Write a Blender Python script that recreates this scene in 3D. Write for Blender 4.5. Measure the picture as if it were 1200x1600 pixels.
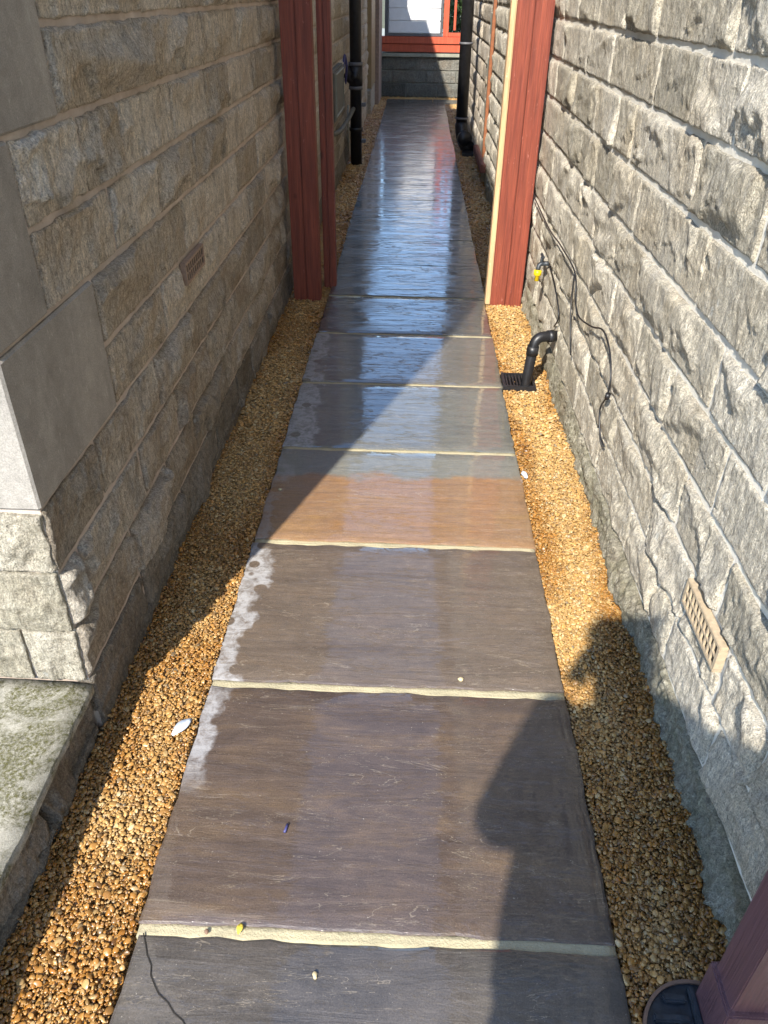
import bpy, bmesh, math, random
import numpy as np
from mathutils import Vector, Matrix

rnd = random.Random(11)
for o in list(bpy.data.objects):
    bpy.data.objects.remove(o)
SC = bpy.context.scene
C = SC.collection

# ------------------------------------------------------------------ camera
H = 1.47
def _ray(x, y):
    v = np.array([x-600., -(y-800.), -1200.]); return v/np.linalg.norm(v)
_Y = _ray(658., -17.); _Z = -_ray(574., 2564.)
_Z = _Z-_Y*_Z.dot(_Y); _Z /= np.linalg.norm(_Z); _X = np.cross(_Y, _Z)
_R = np.array([_X, _Y, _Z])
cam = bpy.data.cameras.new('camera'); co = bpy.data.objects.new('camera', cam); C.objects.link(co)
M4 = Matrix([list(_R[0])+[0], list(_R[1])+[0], list(_R[2])+[0], [0, 0, 0, 1]])
M4.translation = (0, 0, H)
co.matrix_world = M4
cam.sensor_fit = 'VERTICAL'; cam.sensor_height = 32.0; cam.sensor_width = 24.0; cam.lens = 24.0
cam.clip_start = 0.02; cam.clip_end = 500
SC.camera = co

# ------------------------------------------------------------------ light
SUN_EL = math.radians(41.0)
hx, hy = .335, .942
w = bpy.data.worlds.new('World'); SC.world = w; w.use_nodes = True
nt = w.node_tree; nt.nodes.clear()
sky = nt.nodes.new('ShaderNodeTexSky'); sky.sky_type = 'NISHITA'; sky.sun_disc = False
sky.sun_elevation = SUN_EL; sky.sun_rotation = math.atan2(-hx, -hy); sky.air_density = 1.0; sky.dust_density = .1; sky.ozone_density = 3.2
bg = nt.nodes.new('ShaderNodeBackground'); bg.inputs[1].default_value = .15
wo = nt.nodes.new('ShaderNodeOutputWorld')
nt.links.new(sky.outputs[0], bg.inputs[0]); nt.links.new(bg.outputs[0], wo.inputs[0])
sl = bpy.data.lights.new('sun', 'SUN'); sl.energy = 3.3; sl.angle = math.radians(.8); sl.color = (1, .94, .84)
so = bpy.data.objects.new('sun', sl); C.objects.link(so)
so.rotation_euler = Vector((hx, hy, -math.tan(SUN_EL))).to_track_quat('-Z', 'Y').to_euler()
SC.view_settings.view_transform = 'Standard'; SC.view_settings.look = 'None'
SC.view_settings.exposure = 1.52; SC.view_settings.gamma = 1

# ------------------------------------------------------------------ helpers
def tag(o, label=None, cat=None, group=None, kind=None):
    if label: o['label'] = label
    if cat: o['category'] = cat
    if group: o['group'] = group
    if kind: o['kind'] = kind
    return o
def empty(name, loc=(0, 0, 0), label=None, cat=None, group=None, kind=None):
    o = bpy.data.objects.new(name, None); C.objects.link(o); o.location = loc; o.empty_display_size = .1
    return tag(o, label, cat, group, kind)
def link(name, me, mat, parent=None, loc=None):
    o = bpy.data.objects.new(name, me); C.objects.link(o)
    if mat and not me.materials: me.materials.append(mat)
    if parent is not None:
        o.parent = parent
        wl = Vector((0, 0, 0)); p = parent
        while p is not None:
            wl += p.location; p = p.parent
        o.location = (Vector(loc) if loc else Vector((0, 0, 0)))-wl
    elif loc: o.location = loc
    return o
def bm_obj(name, bm, mat, parent=None, smooth=False, loc=None):
    me = bpy.data.meshes.new(name); bm.normal_update(); bm.to_mesh(me); bm.free()
    if smooth:
        for p in me.polygons: p.use_smooth = True
    if loc is not None: me.transform(Matrix.Translation(-Vector(loc)))
    return link(name, me, mat, parent, loc)
def box(bm, x0, x1, y0, y1, z0, z1, bev=0.0, rot=0):
    r = bmesh.ops.create_cube(bm, size=1)
    vs = r['verts']
    c = Vector(((x0+x1)/2, (y0+y1)/2, (z0+z1)/2))
    for v in vs:
        v.co = Vector((v.co.x*abs(x1-x0), v.co.y*abs(y1-y0), v.co.z*abs(z1-z0)))+c
    if bev:
        es = list({e for v in vs for e in v.link_edges})
        bmesh.ops.bevel(bm, geom=es, offset=bev, segments=2, affect='EDGES')
    return vs
def boxo(name, mat, parent, *a, bev=.003):
    bm = bmesh.new(); box(bm, *a, bev=bev); return bm_obj(name, bm, mat, parent)
def tube(bm, pts, r, seg=12, cap=True):
    pts = [Vector(p) for p in pts]; rings = []
    up = None
    for i, p in enumerate(pts):
        t = (pts[min(i+1, len(pts)-1)]-pts[max(i-1, 0)]).normalized()
        if up is None:
            up = Vector((0, 0, 1)) if abs(t.z) < .9 else Vector((0, 1, 0))
        a = t.cross(up).normalized(); b = a.cross(t).normalized(); up = b
        rr = r[i] if isinstance(r, (list, tuple)) else r
        rings.append([bm.verts.new(p+a*math.cos(2*math.pi*k/seg)*rr+b*math.sin(2*math.pi*k/seg)*rr) for k in range(seg)])
    for i in range(len(rings)-1):
        for k in range(seg):
            bm.faces.new((rings[i][k], rings[i+1][k], rings[i+1][(k+1) % seg], rings[i][(k+1) % seg]))
    if cap:
        bm.faces.new(rings[0]); bm.faces.new(rings[-1][::-1])
def arc(p0, p1, p2, n=8):
    p0, p1, p2 = Vector(p0), Vector(p1), Vector(p2)
    return [(p0*(1-t)**2+p1*2*t*(1-t)+p2*t*t) for t in [i/n for i in range(n+1)]]
def smoothpath(ps, n=6):
    ps = [Vector(p) for p in ps]; out = []
    for i in range(len(ps)-1):
        a, b, c, d = ps[max(i-1, 0)], ps[i], ps[i+1], ps[min(i+2, len(ps)-1)]
        for k in range(n):
            t = k/n
            out.append(.5*((2*b)+(c-a)*t+(2*a-5*b+4*c-d)*t*t+(-a+3*b-3*c+d)*t**3))
    out.append(ps[-1]); return out

# numpy value noise
def _h(ix, iy, iz):
    n = (ix*374761393+iy*668265263+iz*2147483647*7+iz*1274126177) & 0xffffffff
    n = ((n ^ (n >> 13))*1274126177) & 0xffffffff
    n = (n ^ (n >> 16)) & 0xffffff
    return n/0xffffff*2-1
def vn(p):
    p = np.asarray(p); i = np.floor(p).astype(np.int64); f = p-i; f = f*f*(3-2*f); r = 0
    for dx in (0, 1):
        for dy in (0, 1):
            for dz in (0, 1):
                wgt = (f[:, 0] if dx else 1-f[:, 0])*(f[:, 1] if dy else 1-f[:, 1])*(f[:, 2] if dz else 1-f[:, 2])
                r = r+wgt*_h(i[:, 0]+dx, i[:, 1]+dy, i[:, 2]+dz)
    return r
def fbm(p, o=3):
    a, s, r = 1., 1., 0
    for k in range(o):
        r = r+a*vn(p*s+k*17.3); a *= .5; s *= 2.03
    return r

# ------------------------------------------------------------------ materials
class NT:
    def __init__(s, name):
        s.m = bpy.data.materials.new(name); s.m.use_nodes = True; s.t = s.m.node_tree
        s.b = s.t.nodes['Principled BSDF']; s.out = s.t.nodes['Material Output']
    def n(s, ty, **k):
        x = s.t.nodes.new('ShaderNode'+ty)
        for a, b in k.items():
            setattr(x, a, b)
        return x
    def l(s, a, b): s.t.links.new(a, b)
    def pos(s, scale=(1, 1, 1), obj=False):
        m = s.n('Mapping'); m.inputs['Scale'].default_value = scale
        if obj: g = s.n('TexCoord'); s.l(g.outputs['Object'], m.inputs[0])
        else: g = s.n('NewGeometry'); s.l(g.outputs['Position'], m.inputs[0])
        return m.outputs[0]
    def noise(s, vec, sc, det=4, rough=.6, dist=0):
        x = s.n('TexNoise'); x.inputs['Scale'].default_value = sc; x.inputs['Detail'].default_value = det
        x.inputs['Roughness'].default_value = rough; x.inputs['Distortion'].default_value = dist
        s.l(vec, x.inputs['Vector']); return x.outputs['Fac']
    def ramp(s, f, stops, interp='LINEAR'):
        r = s.n('ValToRGB'); r.color_ramp.interpolation = interp
        e = r.color_ramp.elements
        while len(e) < len(stops): e.new(.5)
        for i, (p, c) in enumerate(stops):
            e[i].position = p; e[i].color = (*c, 1) if isinstance(c, (tuple, list)) else (c, c, c, 1)
        s.l(f, r.inputs[0]); return r.outputs[0]
    def mix(s, f, a, b, mode='MIX'):
        x = s.n('Mix'); x.data_type = 'RGBA'; x.blend_type = mode
        for v, i in ((f, 0), (a, 6), (b, 7)):
            if hasattr(v, 'links'): s.l(v, x.inputs[i])
            else: x.inputs[i].default_value = (*v, 1) if isinstance(v, (tuple, list)) else v
        return x.outputs[2]
    def math(s, op, a, b=0, c=None):
        x = s.n('Math'); x.operation = op
        for i, v in enumerate((a, b) if c is None else (a, b, c)):
            if hasattr(v, 'links'): s.l(v, x.inputs[i])
            else: x.inputs[i].default_value = v
        return x.outputs[0]
    def bump(s, hgt, st, dist=.01, prev=None):
        x = s.n('Bump'); x.inputs['Strength'].default_value = st; x.inputs['Distance'].default_value = dist
        s.l(hgt, x.inputs['Height'])
        if prev: s.l(prev, x.inputs['Normal'])
        return x.outputs[0]
    def set(s, **k):
        for a, v in k.items():
            a = a.replace('_', ' ')
            if hasattr(v, 'links'): s.l(v, s.b.inputs[a])
            else: s.b.inputs[a].default_value = (*v, 1) if isinstance(v, (tuple, list)) and len(v) == 3 else v
        return s.m

def stone_mat(name, c_lo, c_mid, c_hi, stain, moss=0, rough=.9, fine=1.0, brown=(.2, .13, .07), brownamt=.4):
    s = NT(name); p = s.pos()
    at = s.n('Attribute'); at.attribute_name = 'rv'
    n1 = s.noise(p, 7, 5, .6, .4); n2 = s.noise(p, 60, 4, .7); n3 = s.noise(p, 260, 3, .75)
    pv = s.pos((1, 1, .25)); n4 = s.noise(pv, 16, 4, .6, .8)
    mixv = s.math('MULTIPLY_ADD', at.outputs['Fac'], .9, s.math('MULTIPLY', n1, .45))
    base = s.ramp(mixv, [(.2, c_lo), (.6, c_mid), (1., c_hi)])
    base = s.mix(s.ramp(n4, [(.5, 0.), (.72, .5)]), base, stain)
    base = s.mix(s.ramp(s.noise(p, 4.3, 3, .5, .6), [(.5, 0.), (.68, brownamt)]), base, brown)
    grain = s.ramp(n3, [(.3, .55), (.5, 1.), (.72, 1.45)])
    gv = s.noise(s.pos((1, 1, .22)), 130, 4, .75, .5)
    base = s.mix(1., base, grain, 'MULTIPLY')
    base = s.mix(1., base, s.ramp(gv, [(.3, .62), (.5, 1.), (.7, 1.28)]), 'MULTIPLY')
    base = s.mix(1., base, s.ramp(n2, [(.3, .72), (.6, 1.12)]), 'MULTIPLY')
    # pale lichen flecks and dark pits
    vo = s.n('TexVoronoi'); vo.inputs['Scale'].default_value = 23; s.l(s.pos((1, 1, .6)), vo.inputs['Vector'])
    fl = s.math('MULTIPLY', s.ramp(vo.outputs['Distance'], [(.1, 1.), (.19, 0.)]), s.ramp(n1, [(.52, 0.), (.64, .8)]))
    base = s.mix(fl, base, (.52, .51, .46))
    if moss:
        mm = s.math('MULTIPLY', s.ramp(s.noise(p, 13, 5, .7, .5), [(.4, 0.), (.62, 1.)]), moss)
        base = s.mix(mm, base, (.13, .13, .035))
    n5 = s.noise(s.pos((1, 1, .35)), 85, 5, .75, .6)
    b = s.bump(n2, 1., .014); b = s.bump(n5, .9, .010, b); b = s.bump(n3, .9, .004, b)
    return s.set(Base_Color=base, Roughness=rough, Normal=b, Specular_IOR_Level=.25)

M = {}
M['stoneL'] = stone_mat('left_rock_faced_stone', (.42, .36, .28), (.60, .52, .415), (.68, .61, .51), (.22, .215, .205), brownamt=.45, brown=(.41, .31, .2))
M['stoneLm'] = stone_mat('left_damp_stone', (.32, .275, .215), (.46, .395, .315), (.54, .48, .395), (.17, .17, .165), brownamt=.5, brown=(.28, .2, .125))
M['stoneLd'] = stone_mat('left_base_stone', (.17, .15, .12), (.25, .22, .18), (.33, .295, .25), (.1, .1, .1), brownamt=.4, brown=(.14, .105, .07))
M['stoneR'] = stone_mat('right_rock_faced_stone', (.46, .415, .325), (.60, .54, .43), (.68, .62, .51), (.36, .35, .33), brownamt=.4, brown=(.52, .42, .28))
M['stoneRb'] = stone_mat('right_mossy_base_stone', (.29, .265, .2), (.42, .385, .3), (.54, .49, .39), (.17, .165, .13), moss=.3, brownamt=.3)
M['stoneF'] = stone_mat('front_weathered_stone', (.33, .295, .22), (.43, .385, .3), (.5, .45, .36), (.22, .21, .17), moss=.12, brownamt=.2)
M['stoneE'] = stone_mat('end_wall_stone', (.1, .1, .09), (.17, .17, .15), (.24, .23, .2), (.07, .07, .065), brownamt=.3)
M['upper'] = stone_mat('upper_stone', (.2, .17, .13), (.29, .25, .2), (.36, .33, .27), (.15, .15, .15))

def smooth_stone(name, a, b, streak=(1, 1, .3), moss=0):
    s = NT(name); n1 = s.noise(s.pos(streak), 9, 4, .6, .6); n3 = s.noise(s.pos(), 350, 3, .7)
    base = s.ramp(n1, [(.3, a), (.7, b)])
    base = s.mix(1., base, s.ramp(n3, [(.3, .72), (.7, 1.25)]), 'MULTIPLY')
    base = s.mix(1., base, s.ramp(s.noise(s.pos(), 22, 6, .75, .4), [(.3, .8), (.7, 1.15)]), 'MULTIPLY')
    dots = s.noise(s.pos((1, 1, .5)), 90, 2, .5)
    base = s.mix(s.ramp(dots, [(.66, 0.), (.74, .5)]), base, (.45, .42, .37))
    if moss:
        m1 = s.ramp(s.noise(s.pos(), 6, 6, .8, .5), [(.45, 0.), (.55, 1.)])
        m2 = s.ramp(s.noise(s.pos(), 120, 4, .7), [(.35, 0.), (.6, 1.)])
        f = s.math('MULTIPLY', s.math('MULTIPLY', m1, m2), moss)
        base = s.mix(f, base, (.075, .07, .012))
        base = s.mix(s.math('MULTIPLY', s.ramp(s.noise(s.pos(), 210, 3, .7), [(.5, 0.), (.62, .7)]), m1), base, (.07, .065, .045))
    b_ = s.bump(n3, .35 if not moss else .8, .0015)
    b_ = s.bump(s.noise(s.pos(), 40, 4, .6), .3, .004, b_)
    return s.set(Base_Color=base, Roughness=.85, Normal=b_)
M['quoin'] = smooth_stone('dressed_quoin', (.25, .228, .20), (.36, .33, .29))
M['ledge'] = smooth_stone('mossy_ledge', (.27, .255, .205), (.42, .395, .33), (1, 1, 1), moss=1.)
M['coping'] = smooth_stone('coping_stone', (.25, .25, .2), (.36, .35, .28))

def mortar_mat(name, a, b):
    s = NT(name); n = s.noise(s.pos(), 180, 4, .7)
    return s.set(Base_Color=s.ramp(s.noise(s.pos(), 12, 4, .7), [(.3, a), (.7, b)]), Roughness=.95, Normal=s.bump(n, .8, .004))
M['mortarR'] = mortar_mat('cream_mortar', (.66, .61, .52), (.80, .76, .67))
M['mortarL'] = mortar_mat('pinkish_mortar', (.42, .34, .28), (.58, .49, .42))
M['joint'] = mortar_mat('path_mortar', (.36, .32, .21), (.52, .46, .3))
M['jointd'] = mortar_mat('wet_path_mortar', (.14, .125, .095), (.2, .18, .14))
M['jointd'].node_tree.nodes['Principled BSDF'].inputs['Roughness'].default_value = .7
M['mortarE'] = mortar_mat('dark_mortar', (.16, .16, .13), (.24, .24, .2))

def flag_mat(name, c1, c2, c3, dry=0.0, grey=None, rip=1.0, ylim=None, wide=0.0, coat=1.6):
    """riven wet sandstone; streaks run across the path, pale dry film along the left edge"""
    s = NT(name)
    ps = s.pos((.7, 2.6, 1)); p = s.pos()
    n1 = s.noise(ps, 5, 6, .65, .5); n2 = s.noise(s.pos((.12, 1.6, 1)), 34, 5, .75, .3); n3 = s.noise(p, 300, 3, .7)
    base = s.ramp(n1, [(.3, c1), (.5, c2), (.74, c3)])
    base = s.mix(1., base, s.ramp(n2, [(.3, .86), (.55, 1.), (.74, 1.18)]), 'MULTIPLY')
    if grey:   # a grey band at the far side of the slab
        sp = s.n('SeparateXYZ'); s.l(p, sp.inputs[0])
        yy = s.math('ADD', sp.outputs[1], s.math('MULTIPLY', s.noise(p, 4, 5), .26))
        base = s.mix(s.ramp(s.math('SUBTRACT', yy, grey[0]), [(.0, 0.), (.03, 1.)]), base, grey[1])
    oi = s.n('ObjectInfo'); vw = s.ramp(oi.outputs['Random'], [(.0, .5), (1., .95)])
    # fine pale mineral veins
    wv = s.noise(s.pos((.55, 3.2, 1)), 3.6, 5, .62, .9)
    vein = s.math('ABSOLUTE', s.math('SUBTRACT', wv, .5))
    vm = s.math('MULTIPLY', s.ramp(vein, [(.0, .8), (.0035, 0.)]), s.ramp(s.noise(p, 6, 2), [(.4, 0.), (.52, .9)]))
    vm = s.math('MULTIPLY', vm, vw)
    base = s.mix(vm, base, (.38, .32, .24))
    w2 = s.noise(s.pos((.9, 4.6, 1)), 5.5, 4, .6, 1.3); v2 = s.math('MULTIPLY', s.ramp(s.math('ABSOLUTE', s.math('SUBTRACT', w2, .46)), [(.0, .4), (.003, 0.)]), s.ramp(s.noise(p, 8, 2), [(.45, 0.), (.55, .9)]))
    base = s.mix(s.math('MULTIPLY', v2, vw), base, (.4, .34, .26))
    wsp = s.noise(s.pos((.5, 9, 1)), 11, 5, .8, .6); base = s.mix(s.ramp(wsp, [(.62, 0.), (.72, .28)]), base, (.34, .28, .2))
    base = s.mix(1., base, s.ramp(n3, [(.3, .72), (.7, 1.28)]), 'MULTIPLY')
    base = s.mix(1., base, s.ramp(s.noise(p, 28, 5, .75), [(.3, .86), (.7, 1.14)]), 'MULTIPLY')
    grit = s.noise(p, 190, 2, .5); base = s.mix(s.ramp(grit, [(.71, 0.), (.76, .6)]), base, (.4, .36, .3)); base = s.mix(s.ramp(grit, [(.24, .6), (.29, 0.)]), base, (.02, .018, .015))
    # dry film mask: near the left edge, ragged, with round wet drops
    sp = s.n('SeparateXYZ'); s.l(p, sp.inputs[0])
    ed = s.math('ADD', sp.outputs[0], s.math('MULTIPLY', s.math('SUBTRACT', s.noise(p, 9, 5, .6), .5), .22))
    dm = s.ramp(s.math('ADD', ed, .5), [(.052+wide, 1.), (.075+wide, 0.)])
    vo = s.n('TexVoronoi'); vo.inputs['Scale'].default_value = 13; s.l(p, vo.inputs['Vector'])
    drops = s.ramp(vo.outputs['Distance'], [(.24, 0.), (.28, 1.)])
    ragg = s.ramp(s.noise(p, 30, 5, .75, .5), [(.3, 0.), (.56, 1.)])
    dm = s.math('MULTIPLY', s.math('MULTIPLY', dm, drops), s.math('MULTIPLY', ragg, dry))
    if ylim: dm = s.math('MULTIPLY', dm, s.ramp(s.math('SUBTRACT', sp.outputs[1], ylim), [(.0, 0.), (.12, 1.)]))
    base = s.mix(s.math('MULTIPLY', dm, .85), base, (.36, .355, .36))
    # relief
    st = s.noise(s.pos((.35, 2.4, 1)), 7, 5, .62, .7)
    terr = s.math('MULTIPLY', s.math('ROUND', s.math('MULTIPLY', st, 9)), .11)
    hh = s.math('ADD', s.math('MULTIPLY', st, .6), s.math('MULTIPLY', terr, .25))
    b1 = s.bump(hh, .6, .012); b1 = s.bump(n2, .18, .002, b1); b1 = s.bump(n3, .6, .0012, b1)
    c_ = s.bump(s.noise(s.pos((.4, 2.6, 1)), 6, 4, .6, .5), .16*rip, .010)
    c_ = s.bump(s.noise(s.pos((.3, 2.0, 1)), 40, 3, .6), (.06 if coat < 2.3 else .02)*rip, .0012, c_)
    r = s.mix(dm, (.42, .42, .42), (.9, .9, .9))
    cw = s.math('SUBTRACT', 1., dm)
    rv = s.noise(s.pos((.5, 3.4, 1)), 5, 5, .7, 1.1)
    rdg = s.ramp(s.math('ABSOLUTE', s.math('SUBTRACT', rv, .5)), [(.0, 1.), (.012, 0.)])
    c_ = s.bump(rdg, .35*rip, .0015, c_)
    crr = s.ramp(s.noise(p, 11, 4, .6), [(.35, .015), (.7, .06 if coat < 2.3 else .025)])
    if coat > 2.3:   # broken puddles: damp satin patches between standing film
        pud = s.ramp(s.noise(s.pos((.55, 1.5, 1)), 5.5, 5, .65, .8), [(.44, 0.), (.60, 1.)])
        crr = s.mix(pud, crr, (.22, .22, .22))
    s.l(c_, s.b.inputs['Coat Normal'])
    s.b.inputs['Coat IOR'].default_value = coat
    return s.set(Base_Color=base, Roughness=r, Normal=b1, Coat_Weight=cw, Coat_Roughness=crr)

def wood_mat(name, a, b, knots=True, rough=.55, sc=1):
    s = NT(name); p = s.pos((9*sc, 9*sc, .7*sc))
    n = s.noise(p, 5, 5, .6, .6); n2 = s.noise(s.pos((60, 60, 2)), 3, 3, .6)
    base = s.ramp(n, [(.3, a), (.7, b)])
    base = s.mix(1., base, s.ramp(n2, [(.3, .8), (.7, 1.15)]), 'MULTIPLY')
    if knots:
        vo = s.n('TexVoronoi'); vo.inputs['Scale'].default_value = 4.6; s.l(s.pos((1.6, 1.6, .9)), vo.inputs['Vector'])
        base = s.mix(s.ramp(vo.outputs['Distance'], [(.05, .75), (.11, 0.)]), base, tuple(x*.35 for x in a))
        base = s.mix(1., base, s.ramp(s.noise(s.pos((30, 30, .8)), 4, 5, .7), [(.3, .7), (.5, 1.), (.7, 1.3)]), 'MULTIPLY')
        scf = s.ramp(s.noise(s.pos((1, 1, .35)), 48, 4, .8), [(.64, 0.), (.7, .55)])
        base = s.mix(scf, base, tuple(min(1, x*1.5+.12) for x in b))
    return s.set(Base_Color=base, Roughness=rough, Normal=s.bump(n2, .7, .003))
M['red'] = wood_mat('red_stained_timber', (.16, .032, .018), (.25, .056, .028))
M['orange'] = wood_mat('orange_red_timber', (.42, .07, .03), (.56, .11, .05), knots=False)
M['raw'] = wood_mat('raw_pine', (.50, .32, .16), (.62, .43, .24), knots=True)
M['tan'] = wood_mat('weathered_tan_board', (.2, .13, .055), (.3, .2, .09), knots=False)
M['maroon'] = wood_mat('maroon_gloss_paint', (.13, .062, .068), (.19, .10, .105), knots=False, rough=.3, sc=.3)

def plain(name, c, rough=.5, var=.15, sc=30, bump=.15, metal=0, spec=.5):
    s = NT(name); n = s.noise(s.pos(), sc, 4, .65)
    base = s.ramp(n, [(.3, tuple(x*(1-var) for x in c)), (.7, tuple(min(1, x*(1+var)) for x in c))])
    return s.set(Base_Color=base, Roughness=rough, Metallic=metal, Specular_IOR_Level=spec, Normal=s.bump(n, bump, .002))
M['blackpl'] = plain('black_plastic', (.014, .014, .016), .42, .5)
M['pipe_grey'] = plain('grey_pipe_clip', (.12, .12, .13), .5)
M['grid'] = plain('drain_plastic', (.028, .034, .042), .45, .5, 60)
M['rim'] = plain('drain_rim_clay', (.2, .12, .08), .7)
M['yellow'] = plain('yellow_plastic', (.8, .55, .01), .35, .05)
M['white'] = plain('white_upvc', (.78, .78, .79), .35, .04, 12)
M['dgrey'] = plain('dark_grey_frame', (.1, .1, .11), .4)
M['copper'] = plain('rusty_batten', (.25, .09, .035), .6, .3)
M['beige'] = plain('buff_clay_vent', (.42, .33, .22), .85, .2, 80, .4)
M['buff'] = plain('brown_clay_vent', (.3, .21, .15), .85, .2, 80, .4)
M['void'] = plain('vent_hole', (.02, .017, .014), .95)
M['meter'] = plain('grey_meter_box', (.11, .11, .095), .7, .2, 20)
M['meterrim'] = plain('pale_meter_rim', (.24, .25, .22), .6)
M['pink'] = plain('pinkish_render', (.28, .2, .16), .9, .2, 30, .4)
M['brick'] = plain('red_brick', (.2, .08, .055), .85, .3, 60, .5)
M['blue'] = plain('blue_plastic', (.05, .05, .16), .5)
M['yleaf'] = plain('yellow_leaf', (.55, .42, .05), .7, .25, 200)
M['pale'] = plain('pale_pebble', (.5, .42, .25), .8, .2, 200)
M['shard'] = plain('pale_blue_film', (.55, .62, .72), .2, .1)
M['slate'] = plain('roof_slate', (.09, .095, .11), .7, .3)
M['skin'] = plain('skin', (.5, .3, .21), .6, .1)
M['jacket'] = plain('navy_jacket', (.03, .035, .06), .85, .3)
M['jeans'] = plain('blue_jeans', (.06, .08, .14), .9, .3, 120)
M['hair'] = plain('dark_hair', (.03, .02, .014), .8, .3)
M['boot'] = plain('brown_boots', (.07, .04, .02), .7, .3)
M['leafg'] = plain('hedge_leaf', (.05, .09, .025), .6, .5, 9)
M['wood_dark'] = plain('hedge_branch', (.06, .045, .03), .9)

def ground_mat():
    s = NT('garden_soil'); n = s.noise(s.pos(), 3, 5, .7)
    return s.set(Base_Color=s.ramp(n, [(.3, (.06, .07, .03)), (.7, (.14, .12, .06))]), Roughness=.95, Normal=s.bump(s.noise(s.pos(), 60, 4), .6, .02))
M['ground'] = ground_mat()
s = NT('gravel_bed'); n = s.noise(s.pos(), 110, 3, .8)
M['bed'] = s.set(Base_Color=s.ramp(n, [(.35, (.10, .055, .02)), (.6, (.3, .18, .07))]), Roughness=.8, Normal=s.bump(n, 1, .01))
s = NT('gravel_pebble')
at = s.n('Attribute'); at.attribute_type = 'INSTANCER'; at.attribute_name = 'pc'
at2 = s.n('Attribute'); at2.attribute_type = 'INSTANCER'; at2.attribute_name = 'pw'
base = s.ramp(at.outputs['Fac'], [(0, (.16, .085, .028)), (.14, (.32, .19, .065)), (.32, (.50, .30, .09)), (.55, (.64, .43, .16)), (.72, (.62, .33, .07)), (.8, (.62, .47, .23)), (.92, (.72, .60, .38)), (.985, (.2, .18, .15))])
base = s.mix(1., base, s.ramp(s.noise(s.pos(), 220, 3, .6), [(.3, .75), (.7, 1.2)]), 'MULTIPLY')
base = s.mix(at2.outputs['Fac'], s.mix(.24, base, (.55, .43, .26)), s.mix(1., base, (.62, .45, .23), 'MULTIPLY'))
base = s.mix(1., base, (.84, .77, .66), 'MULTIPLY')
M['pebble'] = s.set(Base_Color=base, Roughness=s.ramp(at2.outputs['Fac'], [(0, .5), (1, .22)]), Specular_IOR_Level=.6)

# ------------------------------------------------------------------ rock-faced stones
def stone_arrays(w, h, bulge, nx, ny, seed, rough=1.0, scoop=0.5, edge=.004, topflat=False, ridge=1.0):
    """height field over (u,v); returns verts (u,v,d), faces"""
    r = np.random.RandomState(seed)
    tu = np.linspace(0, 1, nx+1); tv = np.linspace(0, 1, ny+1)
    tu = .5-.5*np.cos(tu*np.pi)*(.35)-.5*(1-2*tu)*.65; tv = .5-.5*np.cos(tv*np.pi)*.35-.5*(1-2*tv)*.65
    U, V = np.meshgrid(tu*w, tv*h); U = U.ravel(); V = V.ravel()
    off = r.rand(3)*400
    P = np.stack([U, V, np.zeros_like(U)], 1)
    eu = np.minimum(U, w-U); ev = np.minimum(V, h-V)
    wob = fbm(P*18+off, 3)*.010
    e = np.minimum(eu*(1.0+.4*r.rand()), ev)+wob*(np.minimum(eu, ev) > .002)
    sl = .9+.8*r.rand()
    D = edge+bulge*(1-np.exp(-np.maximum(e, 0)*sl*1.6/max(bulge, .004)))
    D = D*(1+.30*fbm(P*np.array([7, 10, 1])+off+5, 2))
    # chiselled facets: convex and concave breaks
    npl = (9 if ridge > .9 else 5) if nx > 8 else 3
    def planes(cnt, lo, hi, k0):
        A = None
        for k in range(cnt):
            a = r.uniform(0, 2*math.pi); g = r.uniform(.08, .5); px_, py_ = r.rand()*w, r.rand()*h
            q = bulge*r.uniform(lo, hi)+(U-px_)*math.cos(a)*g+(V-py_)*math.sin(a)*g*1.2+fbm(P*28+off+k0+k*9, 2)*.0028
            A = q if A is None else np.minimum(A, q)
        return A
    A = np.maximum(np.maximum(planes(npl, .9, 1.5, 0), planes(npl, .9, 1.5, 300)), planes(npl//2+1, .6, 1.2, 600)-.002)
    D = np.minimum(D, np.maximum(A, bulge*.22))
    # conchoidal bites along the lower edge
    for k in range(r.poisson(scoop*w/.13)):
        cu = r.rand()*w; cw = r.uniform(.025, .09); ch = r.uniform(.025, .08); dep = r.uniform(.5, 1.0)*bulge
        q = ((U-cu)/cw)**2+((V)/ch)**2+fbm(P*35+off+k, 2)*.35
        bite = np.clip((1.0-q)*7, 0, 1)
        D = D-bite*(dep*(1-.5*V/ch))*(D > .003)
    D += rough*(fbm(P*18+off, 4)*(.0034 if ridge > .9 else .0022)-np.abs(fbm(P*np.array([34, 20, 1])+off+7, 3))*.0052*ridge+fbm(P*np.array([110, 50, 1])+off, 2)*.0019+.002)
    isb = (eu < 1e-6) | (ev < 1e-6)
    D = np.where(isb, edge*.3+wob*.2, np.maximum(D, .0005))
    # ragged outline
    jit = fbm(P*30+off+50, 2)*.0035
    U2 = U+np.where(isb, jit, jit*.4); V2 = V+np.where(isb, fbm(P*28+off+90, 2)*.0035, 0)
    if topflat: D = D
    verts = np.stack([U2, V2, D], 1)
    idx = np.arange((nx+1)*(ny+1)).reshape(ny+1, nx+1)
    f = np.stack([idx[:-1, :-1], idx[:-1, 1:], idx[1:, 1:], idx[1:, :-1]], -1).reshape(-1, 4)
    # skirt
    loop = list(idx[0, :])+list(idx[1:, -1])+list(idx[-1, -2::-1])+list(idx[-2:0:-1, 0])
    base = len(verts); sk = verts[loop].copy(); sk[:, 2] = -.03
    cx_, cy_ = w/2, h/2
    verts = np.concatenate([verts, sk]); n = len(loop)
    lf = np.array([[loop[(i+1) % n], loop[i], base+i, base+(i+1) % n] for i in range(n)])
    return verts, np.concatenate([f, lf])

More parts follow.
